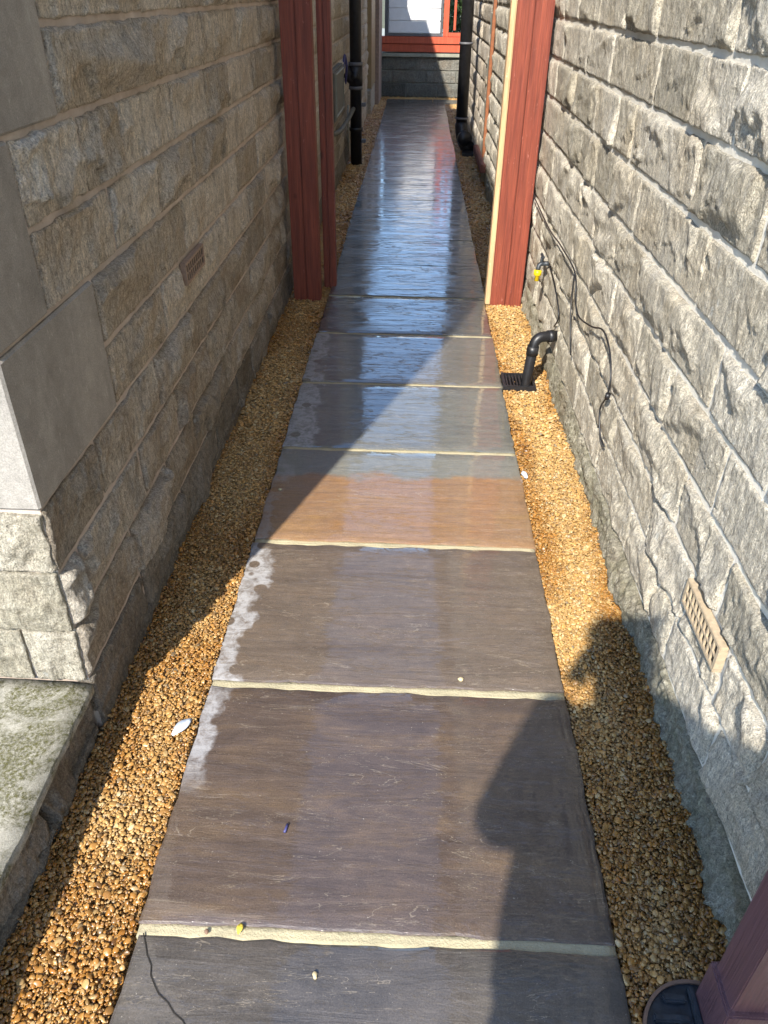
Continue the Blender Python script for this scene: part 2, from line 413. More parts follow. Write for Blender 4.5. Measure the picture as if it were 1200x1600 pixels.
def mesh_from(name, verts, faces, smooth=True, rv=None):
    me = bpy.data.meshes.new(name)
    nf = len(faces); me.vertices.add(len(verts)); me.vertices.foreach_set('co', np.ascontiguousarray(verts, dtype=np.float32).ravel())
    me.loops.add(nf*4); me.loops.foreach_set('vertex_index', np.ascontiguousarray(faces, dtype=np.int32).ravel())
    me.polygons.add(nf); me.polygons.foreach_set('loop_start', np.arange(0, nf*4, 4, dtype=np.int32))
    me.polygons.foreach_set('use_smooth', np.full(nf, smooth, dtype=bool) if np.isscalar(smooth) else smooth)
    if rv is not None:
        a = me.attributes.new('rv', 'FLOAT', 'POINT'); a.data.foreach_set('value', np.full(len(verts), rv, dtype=np.float32) if np.isscalar(rv) else rv.astype(np.float32))
    me.update(calc_edges=True); me.validate(); return me

_sid = [100]
def frame(u0, v0, origin, U, N):
    return Vector(origin)+Vector(U)*u0+Vector((0, 0, 1))*v0
def to_world(verts, U, N):
    U = np.array(U, float); N = np.array(N, float); Wv = np.array([0, 0, 1.])
    return verts[:, :1]*U+verts[:, 1:2]*Wv+verts[:, 2:3]*N
def put_stone(parent, mat, origin, U, N, u0, u1, v0, v1, bulge, dist, rough=1., scoop=.5, gap=.0045, name='stone', label=None, ridge=1.):
    """one stone: object origin at its lower corner on the wall face"""
    w, h = u1-u0-2*gap, v1-v0-2*gap
    if w < .02 or h < .015: return None
    _sid[0] += 1
    q = 66 if dist < 1.9 else 44 if dist < 3.2 else 22 if dist < 5.5 else 10
    nx = max(3, min(84, int(q*w/.4)+2)); ny = max(3, int(q*h/.4)+2)
    v, f = stone_arrays(w, h, bulge, nx, ny, _sid[0], rough, scoop, ridge=ridge)
    wv = to_world(v, U, N)
    cr = np.cross(np.array(U, float), np.array([0, 0, 1.]))
    if cr.dot(np.array(N, float)) < 0: f = f[:, ::-1]
    me = mesh_from(name, wv, f, True, rnd.random())
    o = link(name, me, mat, parent, frame(u0+gap, v0+gap, origin, U, N))
    if label: o['label'] = label
    return o

def fill(joints, start, end, lo, hi):
    """joint positions covering start..end using measured ones first"""
    js = sorted(j for j in joints if start+.05 < j < end-.08)
    out = [start]
    if js and js[0]-start > hi*1.3:
        p = js[0]; pre = []
        while p-start > hi*1.3:
            p -= rnd.uniform(lo, hi); pre.append(p)
        out += sorted(pre)
    out += js
    p = out[-1]
    while end-p > hi*1.25:
        p += rnd.uniform(lo, hi); out.append(p)
    out.append(end)
    return out

def upper_courses(parent, mat, origin, U, N, u0, u1, z0, z1, ch=.158, bulge=.016, name='upper_courses'):
    V_, F_, R_ = [], [], []; nb = 0; z = z0; k = 0
    Wd = np.array(origin, float)
    while z < z1-.02:
        zt = min(z+ch, z1); js = fill([], u0+(.2 if k % 2 else 0), u1, .28, .5)
        if k % 2: js = [u0]+js
        for a, b in zip(js[:-1], js[1:]):
            if b-a < .05: continue
            _sid[0] += 1
            v, f = stone_arrays(b-a-.009, zt-z-.009, bulge, 5, 3, _sid[0], .8, 0)
            wv = to_world(v, U, N)+np.array(frame(a+.0045, z+.0045, origin, U, N))
            if np.cross(np.array(U, float), np.array([0, 0, 1.])).dot(np.array(N, float)) < 0: f = f[:, ::-1]
            V_.append(wv); F_.append(f+nb); R_.append(np.full(len(wv), rnd.random())); nb += len(wv)
        z = zt; k += 1
    me = mesh_from(name, np.concatenate(V_), np.concatenate(F_), True, np.concatenate(R_))
    o = link(name, me, mat, parent, None); o['kind'] = 'stuff'; return o

# ------------------------------------------------------------------ the ground
bm = bmesh.new(); box(bm, -150, 150, -120, 220, -.6, -.13); g = bm_obj('ground', bm, M['ground']); tag(g, 'brown garden soil around the two houses', kind='structure')

LX, RX = -.71, .645
# gravel bed
bm = bmesh.new()
box(bm, -.80, .80, -.9, 14.5, -.12, -.028)
bed = bm_obj('gravel_bed', bm, M['bed']); tag(bed, 'dark wet bedding under the golden gravel', kind='structure')
bm = bmesh.new(); box(bm, -4, 3, -4, -.95, -.12, -.01, bev=.005)
tag(bm_obj('pavement', bm, M['coping']), 'pale paving behind the camera', kind='structure')

# ------------------------------------------------------------------ path of flagstones
path = empty('path', (-.03, 0, 0), 'path of wet full-width sandstone flagstones with cream mortar joints', kind='structure')
BR = dict
FM = {
 'a': flag_mat('flag_charcoal', (.062, .055, .05), (.085, .074, .066), (.11, .095, .083)),
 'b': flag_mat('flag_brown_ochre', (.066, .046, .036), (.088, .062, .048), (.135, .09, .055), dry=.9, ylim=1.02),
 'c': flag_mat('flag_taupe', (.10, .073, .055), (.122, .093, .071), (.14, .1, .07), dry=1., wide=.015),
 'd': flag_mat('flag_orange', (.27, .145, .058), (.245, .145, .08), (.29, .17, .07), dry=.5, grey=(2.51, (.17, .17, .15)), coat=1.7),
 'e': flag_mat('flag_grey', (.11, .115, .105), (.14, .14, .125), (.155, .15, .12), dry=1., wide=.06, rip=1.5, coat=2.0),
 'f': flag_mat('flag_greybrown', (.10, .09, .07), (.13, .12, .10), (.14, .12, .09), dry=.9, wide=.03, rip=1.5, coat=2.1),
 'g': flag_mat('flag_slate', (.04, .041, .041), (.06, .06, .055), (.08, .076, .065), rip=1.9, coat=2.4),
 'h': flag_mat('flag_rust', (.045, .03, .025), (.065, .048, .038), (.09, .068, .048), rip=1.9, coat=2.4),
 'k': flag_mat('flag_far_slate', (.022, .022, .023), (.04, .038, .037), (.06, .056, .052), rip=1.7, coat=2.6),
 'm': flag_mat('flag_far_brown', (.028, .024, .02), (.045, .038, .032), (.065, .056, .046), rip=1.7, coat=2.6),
}
seams = [.12, .738, 1.357, 1.972, 2.578, 3.180, 3.783, 4.370, 4.99]
while seams[-1] < 13.2: seams.append(seams[-1]+.612)
seq = ['a', 'b', 'c', 'd', 'e', 'f', 'g', 'g']
seams = [-.49]+seams; seq = ['g']+seq
SL, SR = -.478, .422
def flag(x0, x1, y0, y1, mat, k, tilt=0):
    near = y0 < 4
    nx, ny = (36, 24) if near else (14, 10)
    r = np.random.RandomState(k+3)
    tu = np.linspace(0, 1, nx+1); tv = np.linspace(0, 1, ny+1)
    tu[1] = .006; tu[-2] = .994; tv[1] = .008; tv[-2] = .992
    Uu, Vv = np.meshgrid(tu*(x1-x0), tv*(y1-y0)); Uu = Uu.ravel(); Vv = Vv.ravel()
    P = np.stack([Uu, Vv, Uu*0], 1)
    D = fbm(P*np.array([2.0, 6.0, 1])+k*13.7, 3)*(.0007 if near else .0011)
    D += (Uu-(x1-x0)/2)*r.uniform(-.002, .002)+(Vv-(y1-y0)/2)*r.uniform(-.0035, .0035)*(.5 if near else .35)
    edge = (Uu < 1e-6) | (Uu > x1-x0-1e-6) | (Vv < 1e-6) | (Vv > y1-y0-1e-6)
    D = np.where(edge, D-(.0022 if near else .0), D)
    jx = np.where((Uu < .01) | (Uu > x1-x0-.01), fbm(P*22+k*7, 4)*.0032, 0)
    jy = np.where((Vv < .01) | (Vv > y1-y0-.01), fbm(P*20+k*5+40, 4)*.0036, 0)
    verts = np.stack([Uu+jx, Vv+jy, D], 1)
    idx = np.arange((nx+1)*(ny+1)).reshape(ny+1, nx+1)
    f = np.stack([idx[:-1, :-1], idx[:-1, 1:], idx[1:, 1:], idx[1:, :-1]], -1).reshape(-1, 4)
    loop = list(idx[0, :])+list(idx[1:, -1])+list(idx[-1, -2::-1])+list(idx[-2:0:-1, 0])
    b0 = len(verts); sk = verts[loop].copy(); sk[:, 2] = -.045; verts = np.concatenate([verts, sk]); n = len(loop)
    lf = np.array([[loop[(i+1) % n], loop[i], b0+i, b0+(i+1) % n] for i in range(n)])
    cx = np.tile(np.arange(nx), ny); cy = np.repeat(np.arange(ny), nx)
    inner = (cx > 0) & (cx < nx-1) & (cy > 0) & (cy < ny-1)
    me = mesh_from('flagstone', verts, np.concatenate([f, lf]), np.concatenate([inner, np.zeros(n, bool)]))
    return link('flagstone', me, mat, path, (x0, y0, 0))
J = .0115
JF = .0045
labels = {1: 'charcoal flagstone with a dark crack at its left end', 2: 'dark brown flagstone streaked with ochre', 3: 'taupe flagstone with a pale dry left edge',
          4: 'orange-brown flagstone with a grey far band', 5: 'grey flagstone with pale dry blotches on the left'}
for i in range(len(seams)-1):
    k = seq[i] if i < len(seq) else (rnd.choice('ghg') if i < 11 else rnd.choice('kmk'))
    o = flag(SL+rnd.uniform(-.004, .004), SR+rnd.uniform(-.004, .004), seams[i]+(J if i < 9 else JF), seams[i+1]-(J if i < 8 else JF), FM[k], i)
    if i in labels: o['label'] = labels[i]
yend = seams[-1]
flag(SL-.01, .235, yend+J, 13.98, FM['g'], 70); flag(.25, .78, 13.55, 13.98, FM['f'], 71)
J0 = J
for i, y in enumerate(seams[1:]):
    J = J0 if i < 8 else JF; zf = 0 if i < 8 else -.0005
    bm = bmesh.new(); n = 40
    a = []; 
    for k in range(n+1):
        x = SL+.002+(SR-SL-.004)*k/n
        q = fbm(np.array([[x*13, y*3, 0], [x*13+70, y*3, 5.]]), 3)*.0035
        a.append([bm.verts.new((x, y-J-.004+q[0], -.0035+zf)), bm.verts.new((x, y-J*.4, -.0045+zf*1.2)), bm.verts.new((x, y+J*.4, -.005+zf*1.4)), bm.verts.new((x, y+J+.004+q[1], -.0035+zf))])
    for k in range(n):
        for m in range(3): bm.faces.new((a[k][m], a[k+1][m], a[k+1][m+1], a[k][m+1]))
    r = bmesh.ops.extrude_face_region(bm, geom=bm.faces[:])
    for v in r['geom']:
        if isinstance(v, bmesh.types.BMVert): v.co.z = -.04
    bmesh.ops.recalc_face_normals(bm, faces=bm.faces[:])
    bm_obj('mortar_joint', bm, M['joint'] if i < 8 else M['jointd'], path, True)
# the crack in the nearest slab
bm = bmesh.new()
cr = [(-.463, .728), (-.452, .706), (-.445, .69), (-.432, .672), (-.428, .655), (-.414, .636), (-.405, .625), (-.385, .612), (-.37, .596), (-.352, .585), (-.33, .56)]
for (x0, y0), (x1, y1) in zip(cr[:-1], cr[1:]):
    tube(bm, [(x0, y0, -.0002), (x1, y1, -.0002)], .0013, 5)
bm_obj('crack', bm, M['void'], path)

# ------------------------------------------------------------------ gravel: tens of thousands of pebbles
peb = bpy.data.collections.new('pebble_shapes')
for k in range(6):
    bm = bmesh.new(); bmesh.ops.create_icosphere(bm, subdivisions=2 if k < 6 else 1, radius=.5)
    rr = np.random.RandomState(k+5)
    cut = [(Vector(rr.randn(3)).normalized(), rr.uniform(.2, .38)) for _ in range(9)]
    for v in bm.verts:
        for nrm, d in cut:
            t = v.co.dot(nrm)
            if t > d: v.co -= nrm*(t-d)*.85
    me = bpy.data.meshes.new('pebble'); bm.to_mesh(me); bm.free()
    for p in me.polygons: p.use_smooth = True
    me.materials.append(M['pebble']); po = bpy.data.objects.new('pebble', me); peb.objects.link(po)
def gravel(name, label, regions):
    rr = np.random.RandomState(5)
    P, S, Rr, Cc, Wt = [], [], [], [], []
    for (xa, xb, y0, y1, sp, lay) in regions:
        for L in range(lay):
            nx = max(1, int((xb-xa)/sp)); ny = int((y1-y0)/sp)
            gx, gy = np.meshgrid(np.arange(nx+1), np.arange(ny+1))
            x = xa+(gx.ravel()+rr.uniform(-.55, .55, gx.size))*(xb-xa)/nx; y = y0+(gy.ravel()+rr.uniform(-.55, .55, gx.size))*(y1-y0)/ny
            k = (x > xa-.004) & (x < xb+.004) & (np.hypot(x-.535, y-.590) > .102) & ~((x > .545) & (x < .65) & (y > .58) & (y < .67))
            k &= ~((x > .424) & (x < .571) & (y > 3.168) & (y < 3.312) & (rr.rand(len(x)) > .12))
            x, y = x[k], y[k]; n = len(x)
            sz = sp*(.62+.95*rr.beta(1.1, 4.2, n)*3.0)
            z = -.020+L*.006+rr.uniform(-.004, .004, n)+fbm(np.stack([x*6, y*6, x*0], 1), 2)*.005
            z = np.minimum(z, .006)
            # keep the slab edge clear
            P.append(np.stack([x, y, z], 1)); S.append(np.stack([sz*rr.uniform(.9, 1.35, n), sz*rr.uniform(.75, 1.05, n), sz*rr.uniform(.36, .62, n)], 1))
            Rr.append(np.stack([rr.uniform(-.5, .5, n), rr.uniform(-.5, .5, n), rr.uniform(0, 6.3, n)], 1))
            Cc.append(rr.beta(1.6, 1.45, n))
            wv = fbm(np.stack([x*5, y*3, x*0+9], 1), 3)
            lat = np.abs((x-(xa+xb)/2)/((xb-xa)/2))
            wet = 1/(1+np.exp(-(wv*2.2-1.3+2.8*lat**1.5)*2.0)); Wt.append(np.clip(wet*rr.uniform(.5, 1., n), 0, 1))
    P = np.concatenate(P); S = np.concatenate(S); Rr = np.concatenate(Rr); Cc = np.concatenate(Cc); Wt = np.concatenate(Wt)
    me = bpy.data.meshes.new(name); me.vertices.add(len(P)); me.vertices.foreach_set('co', P.astype(np.float32).ravel())
    for nm, ty, ar, key in (('sc', 'FLOAT_VECTOR', S, 'vector'), ('ro', 'FLOAT_VECTOR', Rr, 'vector'), ('pc', 'FLOAT', Cc, 'value'), ('pw', 'FLOAT', Wt, 'value')):
        a = me.attributes.new(nm, ty, 'POINT'); a.data.foreach_set(key, ar.astype(np.float32).ravel())
    o = bpy.data.objects.new(name, me); C.objects.link(o); tag(o, label, 'gravel', kind='stuff')
    ng = bpy.data.node_groups.new(name, 'GeometryNodeTree')
    ng.interface.new_socket('Geometry', in_out='INPUT', socket_type='NodeSocketGeometry'); ng.interface.new_socket('Geometry', in_out='OUTPUT', socket_type='NodeSocketGeometry')
    N = ng.nodes; gi = N.new('NodeGroupInput'); go = N.new('NodeGroupOutput'); ip = N.new('GeometryNodeInstanceOnPoints')
    m2p = N.new('GeometryNodeMeshToPoints')
    ci = N.new('GeometryNodeCollectionInfo'); ci.inputs[0].default_value = peb; ci.inputs['Separate Children'].default_value = True; ci.inputs['Reset Children'].default_value = True
    def att(nm):
        q = N.new('GeometryNodeInputNamedAttribute'); q.data_type = 'FLOAT_VECTOR'; q.inputs[0].default_value = nm; return q.outputs[0]
    ng.links.new(gi.outputs[0], m2p.inputs['Mesh']); ng.links.new(m2p.outputs[0], ip.inputs['Points']); ng.links.new(ci.outputs[0], ip.inputs['Instance'])
    ip.inputs['Pick Instance'].default_value = True
    ri = N.new('FunctionNodeRandomValue'); ri.data_type = 'INT'
    ri.inputs[4].default_value = 0; ri.inputs[5].default_value = 5
    ng.links.new(ri.outputs[2], ip.inputs['Instance Index'])
    ng.links.new(att('sc'), ip.inputs['Scale'])
    e2r = N.new('FunctionNodeEulerToRotation'); ng.links.new(att('ro'), e2r.inputs[0]); ng.links.new(e2r.outputs[0], ip.inputs['Rotation'])
    ng.links.new(ip.outputs[0], go.inputs[0])
    md = o.modifiers.new('gravel', 'NODES'); md.node_group = ng
    return o
gravel('gravel', 'golden gravel strip between the path and the shaded left wall', [
    (-.705, -.486, .2, 2.6, .0068, 4), (-.705, -.486, 2.6, 6, .0098, 3), (-.705, -.486, 6, 14.0, .018, 2)])
gravel('gravel', 'golden gravel strip between the path and the sunlit right wall', [
    (.43, .648, .2, 2.6, .0068, 4), (.43, .648, 2.6, 6, .0098, 3), (.43, .70, 6, 13.5, .018, 2), (-.7, .78, 14.0, 14.36, .018, 2)])

# ------------------------------------------------------------------ left house
U_, NL, NR, NF = (0, 1, 0), (1, 0, 0), (-1, 0, 0), (0, -1, 0)
lh = empty('stone_house', (-2.4, 1.3, 0), 'shaded house wall of brown rock-faced stone with smooth grey corner blocks, left of the path', 'house')
zL = [-.05, .155, .310, .462, .620, .775, .935, 1.090, 1.250, 1.408, 1.56]
YC = 1.21; YLE = 8.9
JL = {0: [1.60, 2.02, 2.5], 1: [1.59, 1.93, 2.24], 2: [1.31, 1.74, 2.1, 2.5], 3: [1.5, 1.97, 2.36, 2.8], 4: [1.665, 2.12, 2.33, 2.575, 3.0, 3.42],
      5: [1.665, 2.43, 3.25, 3.7], 6: [1.43, 1.855, 2.235, 2.64, 3.1, 3.72], 7: [1.43, 1.75, 2.0, 2.455, 2.88, 3.23, 3.72], 8: [1.665, 2.42, 2.9, 3.49, 3.95], 9: [1.665, 2.3, 2.7, 3.2]}
bm = bmesh.new(); box(bm, -4.5, LX-.0022, YC+.007, 9.0, -.4, 3.6); box(bm, -4.5, LX-.0024, 9.0, 12.2, -.4, 3.1)
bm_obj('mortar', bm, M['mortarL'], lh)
for r in range(10):
    z0, z1 = zL[r], zL[r+1]
    js = fill(JL[r], YC, YLE, .3, .52)
    for a, b in zip(js[:-1], js[1:]):
        if r in (4, 5, 8, 9) and a < YC+.01: continue
        if r in (6, 7) and a < YC+.01: continue
        d = max(.6, a)
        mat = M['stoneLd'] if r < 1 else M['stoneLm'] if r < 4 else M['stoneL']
        if r == 4 and abs(a-2.33) < .01:
            put_stone(lh, mat, (LX, 0, 0), U_, NL, a, b, z0, .695, .012, d); continue
        big = 1.6 if (r == 8 and a < 1.7) else 1
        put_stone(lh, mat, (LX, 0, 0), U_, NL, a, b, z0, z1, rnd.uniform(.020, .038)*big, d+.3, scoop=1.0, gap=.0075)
upper_courses(lh, M['stoneL'], (LX, 0, 0), U_, NL, YC, 9.0, 1.56, 3.6); upper_courses(lh, M['stoneL'], (LX, 0, 0), U_, NL, 9.0, 12.2, 1.56, 3.1)
# far stretch of the left house
lf = lh
for r in range(10):
    js = fill([], YLE, 12.2, .4, .6)
    for a, b in zip(js[:-1], js[1:]):
        if a > 8.8 and r > 8: continue
        put_stone(lh, M['stoneL'], (LX, 0, 0), U_, NL, a, b, zL[r], zL[r+1], .016, 9, scoop=0)
def quoin(parent, mat, x0, x1, y0, y1, z0, z1, g=.004):
    bm = bmesh.new(); box(bm, x0, x1, y0, y1, z0+g, z1-g); bmesh.ops.bevel(bm, geom=bm.edges[:], offset=.005, segments=1, affect='EDGES'); bmesh.ops.recalc_face_normals(bm, faces=bm.faces[:]); return bm_obj('quoin_stone', bm, mat, parent)
for z0, z1, yl, xl in ((.62, .935, 1.658, .26), (.935, 1.25, 1.425, .5), (1.25, 1.56, 1.658, .26), (1.56, 1.87, 1.425, .5), (1.87, 2.18, 1.658, .26), (2.18, 2.5, 1.425, .5)):
    quoin(lh, M['quoin'], LX-xl, LX+.007, YC-.006, yl, z0, z1)
# front face, sunlit, left of the corner
zF = [.149, .302, .466, .612]
for r in range(3):
    js = [0.0, .22-.05*r, .62, 1.1, 1.6, 2.2, 3.0] if r != 0 else [0., .12, .42, .9, 1.4, 2.0, 3.0]
    for a, b in zip(js[:-1], js[1:]):
        put_stone(lh, M['stoneF'], (LX, YC, 0), (-1, 0, 0), NF, a, b, zF[r], zF[r+1], .016, 1.2, rough=1.1, scoop=.3, gap=.003, label='sunlit rock-faced stone at the corner')
js = [.26, .7, 1.3, 2.0, 3.0]
for r, (z0, z1) in enumerate(((.612, .77), (.77, .935), (.935, 1.09), (1.09, 1.25), (1.25, 1.41))):
    for a, b in zip(js[:-1], js[1:]):
        put_stone(lh, M['stoneF'], (LX, YC, 0), (-1, 0, 0), NF, a+(.25 if z0 > .93 and z0 < 1.2 and a < .3 else 0), b, z0, z1, .016, 3)
upper_courses(lh, M['upper'], (LX, YC, 0), (-1, 0, 0), NF, .5, 3.7, 1.41, 3.6)
def vent(parent, X, N, y0, y1, z0, z1, mat, rows, cols):
    s_ = N[0]; bm = bmesh.new(); d0, d1 = X-.004*s_, X+.014*s_
    xa, xb = min(d0, d1), max(d0, d1); fr = .010
    box(bm, xa, xb, y0, y1, z0, z0+fr, .0015); box(bm, xa, xb, y0, y1, z1-fr, z1, .0015)
    box(bm, xa, xb, y0, y0+fr, z0+fr, z1-fr); box(bm, xa, xb, y1-fr, y1, z0+fr, z1-fr)
    cw = (y1-y0-2*fr)/cols; rh = (z1-z0-2*fr)/rows
    for k in range(1, rows): box(bm, xa, xb-.0006, y0+fr, y1-fr, z0+fr+k*rh-.002, z0+fr+k*rh+.002)
    for k in range(1, cols): box(bm, xa, xb-.0016, y0+fr+k*cw-cw*.13, y0+fr+k*cw+cw*.13, z0+fr, z1-fr)
    o = bm_obj('air_vent', bm, mat, parent)
    bm = bmesh.new(); xv = X+.0095*s_; box(bm, min(xv, X-.01*s_), max(xv, X-.01*s_), y0+.004, y1-.004, z0+.004, z1-.004); v = bm_obj('vent_void', bm, M['void'], o)
    return o
v = vent(lh, LX+.004, NL, 2.338, 2.57, .700, .768, M['buff'], 2, 9); v['label'] = 'brown clay air vent with two rows of slots'
# flat roof slabs of the left house
boxo('roof', M['slate'], lh, -4.5, LX+.01, 1.19, 9.0, 3.602, 3.66, bev=.01); boxo('roof', M['slate'], lh, -4.5, LX+.01, 9.003, 12.22, 3.102, 3.16, bev=.01)
# rough foundation under the left wall
bm = bmesh.new()
fv, ff = stone_arrays(7.6, .09, .022, 260, 6, 77, 2.0, 0)
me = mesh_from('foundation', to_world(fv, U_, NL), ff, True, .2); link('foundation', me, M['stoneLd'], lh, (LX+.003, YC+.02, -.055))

# ledge (low projecting plinth wall) with its top at 0.15
lw = empty('low_wall', (-.9, .6, 0), 'low stone ledge with a mossy flat top at the lower left corner', 'low wall')
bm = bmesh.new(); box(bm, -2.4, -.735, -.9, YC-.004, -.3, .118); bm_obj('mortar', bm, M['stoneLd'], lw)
bm = bmesh.new()
for a, b in ((-.9, -.15), (-.15, .42), (.42, YC-.006)):
    pass
def slab_top(x0, x1, y0, y1, z0, z1, nm, mat, par):
    nx, ny = 30, 24
    Uu, Vv = np.meshgrid(np.linspace(0, x1-x0, nx+1), np.linspace(0, y1-y0, ny+1)); Uu = Uu.ravel(); Vv = Vv.ravel()
    P = np.stack([Uu+x0, Vv+y0, Uu*0], 1); D = fbm(P*14, 4)*.002
    e = (Uu > x1-x0-1e-5); D = np.where(e, D-.005+fbm(P*40, 2)*.002, D)
    jx = np.where(Uu > x1-x0-.02, fbm(P*20, 3)*.003, 0)
    v = np.stack([Uu+jx, Vv, D+(z1)], 1); idx = np.arange((nx+1)*(ny+1)).reshape(ny+1, nx+1)
    f = np.stack([idx[:-1, :-1], idx[:-1, 1:], idx[1:, 1:], idx[1:, :-1]], -1).reshape(-1, 4)
    loop = list(idx[0, :])+list(idx[1:, -1])+list(idx[-1, -2::-1])+list(idx[-2:0:-1, 0]); b0 = len(v); sk = v[loop].copy(); sk[:, 2] = z0; n = len(loop)
    lfc = np.array([[loop[(i+1) % n], loop[i], b0+i, b0+(i+1) % n] for i in range(n)])
    me = mesh_from(nm, np.concatenate([v, sk]), np.concatenate([f, lfc]), True, .5)
    return link(nm, me, mat, par, (x0, y0, 0))
slab_top(-2.3, -.702, .40, YC-.004, .119, .150, 'capstone', M['ledge'], lw)
slab_top(-2.3, -.702, -.9, .393, .119, .150, 'capstone', M['ledge'], lw)
for a, b, z0, z1, bl in ((.93, 1.2, -.08, .114, .03), (.62, .925, -.08, .114, .022), (.2, .615, -.08, .114, .03), (-.4, .19, -.08, .114, .03), (-.9, -.4, -.08, .114, .03)):
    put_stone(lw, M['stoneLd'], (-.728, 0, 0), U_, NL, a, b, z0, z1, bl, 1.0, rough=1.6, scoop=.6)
fv, ff = stone_arrays(1.9, .07, .03, 80, 6, 79, 2.0, 0)
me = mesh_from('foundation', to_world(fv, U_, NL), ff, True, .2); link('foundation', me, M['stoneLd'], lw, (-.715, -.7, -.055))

# ------------------------------------------------------------------ right house
rh = empty('stone_house', (2.4, 1.3, 0), 'sunlit house wall of pale grey rock-faced stone with cream joints, right of the path', 'house')
zR = [-.06, .120, .268, .415, .566, .725, .879, 1.042, 1.205, 1.364, 1.525]
JR = {0: [.62, 1.02, 1.5, 1.93, 2.4], 1: [.62, 1.055, 1.38, 1.515, 1.81, 2.26, 2.7], 2: [.89, 1.11, 1.345, 1.665, 2.13, 2.6], 3: [.83, 1.205, 1.52, 1.965, 2.35, 2.75],
      4: [.7, 1.03, 1.36, 1.745, 2.08, 2.42], 5: [1.18, 1.51, 2.18, 2.51, 2.855, 3.13], 6: [1.32, 1.725, 2.355, 2.66, 2.975, 3.545, 4.35],
      7: [1.10, 1.485, 1.905, 2.54, 2.775, 3.12, 3.6, 4.1], 8: [1.3, 1.745, 2.035, 2.395, 2.98, 3.43, 4.0], 9: [1.4, 1.86, 2.48, 2.86, 3.30, 3.74, 4.11]}
YR0, YR1 = .2, 7.9
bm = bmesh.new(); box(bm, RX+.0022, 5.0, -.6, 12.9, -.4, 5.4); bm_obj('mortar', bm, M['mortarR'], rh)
for r in range(10):
    js = fill(JR[r], YR0, YR1, .3, .5)
    for a, b in zip(js[:-1], js[1:]):
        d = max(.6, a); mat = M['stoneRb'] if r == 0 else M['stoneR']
        bl = rnd.uniform(.010, .020)
        z0, z1 = zR[r], zR[r+1]
        if r == 2 and abs(a-1.11) < .01: z1 = .338
        put_stone(rh, mat, (RX, 0, 0), U_, NR, a, b, z0, z1, bl if r else .032, d, rough=1.0 if r else 2.6, scoop=1.3 if r > 3 else .6, gap=.0085 if r else .0025, ridge=.6 if r else 1.)
v = vent(rh, RX-.004, NR, 1.118, 1.337, .343, .411, M['beige'], 2, 10); v['label'] = 'buff clay air vent with two rows of slots'
upper_courses(rh, M['stoneR'], (RX, 0, 0), U_, NR, YR0, YR1, 1.525, 5.4)
upper_courses(rh, M['stoneR'], (RX, 0, 0), U_, NR, -.6, YR0, -.05, 5.4)
bm = bmesh.new(); box(bm, .47, RX, -.6, 12.9, 5.28, 5.40, bev=.01); bm_obj('gutter', bm, M['blackpl'], rh)
bm = bmesh.new()
vs = [bm.verts.new(p) for p in ((.5, -.7, 5.42), (.5, 13, 5.42), (5, 13, 8.2), (5, -.7, 8.2), (.5, -.7, 5.5), (.5, 13, 5.5), (5, 13, 8.3), (5, -.7, 8.3))]
for f in ((0, 1, 2, 3), (7, 6, 5, 4), (0, 4, 5, 1), (1, 5, 6, 2), (2, 6, 7, 3), (3, 7, 4, 0)): bm.faces.new([vs[i] for i in f])
bmesh.ops.recalc_face_normals(bm, faces=bm.faces[:]); bm_obj('roof', bm, M['slate'], rh)
# pale quoin column and the far stretch of the right wall
for k in range(9):
    quoin(rh, M['coping'], RX-.012, RX+.2, 7.92, 8.12+(.1 if k % 2 else 0), -.05+k*.17, -.05+(k+1)*.17)
for r in range(10):
    js = fill([], 8.24, 12.9, .42, .62)
    for a, b in zip(js[:-1], js[1:]):
        put_stone(rh, M['stoneL'], (RX, 0, 0), U_, NR, a, b, zR[r], zR[r+1], .026, 6, scoop=.3)
upper_courses(rh, M['upper'], (RX, 0, 0), U_, NR, 7.92, 12.9, 1.525, 5.4)

# ------------------------------------------------------------------ red timber posts
gp = empty('gate_post', (-.59, 4.33, 0), 'dark red double timber post standing in the gravel against the shaded left wall', 'post')
bo = dict(bev=.004)
boxo('board', M['red'], gp, -.666, -.594, 4.29, 4.37, -.02, 2.15, **bo); boxo('board', M['red'], gp, -.592, -.515, 4.288, 4.37, -.02, 2.15, **bo)
gp = empty('gate_post', (-.48, 4.56, 0), 'slim dark red timber post behind the double post on the left', 'post')
boxo('board', M['red'], gp, -.519, -.486, 4.53, 4.60, -.02, 2.15, **bo); boxo('board', M['red'], gp, -.484, -.448, 4.526, 4.60, -.02, 2.15, **bo)
gp = empty('gate_post', (.53, 4.33, 0), 'bright red double timber post with a raw pine edge strip against the sunlit right wall', 'post')
boxo('board', M['red'], gp, .449, .532, 4.29, 4.37, -.02, 2.15, **bo); boxo('board', M['red'], gp, .534, .622, 4.287, 4.37, -.02, 2.15, **bo)
o = boxo('batten', M['raw'], gp, .421, .447, 4.283, 4.36, -.005, 2.15, **bo); o['label'] = 'unpainted pine strip along the inner edge'
# corner post at lower right
cp = empty('newel_post', (.59, .62, 0), 'maroon painted square post with a boxed foot at the lower right corner', 'post')
boxo('shaft', M['maroon'], cp, .55, .63, .59, .66, .118, 1.0, bev=.002)
boxo('foot', M['maroon'], cp, .542, .64, .58, .668, -.02, .12, bev=.003)

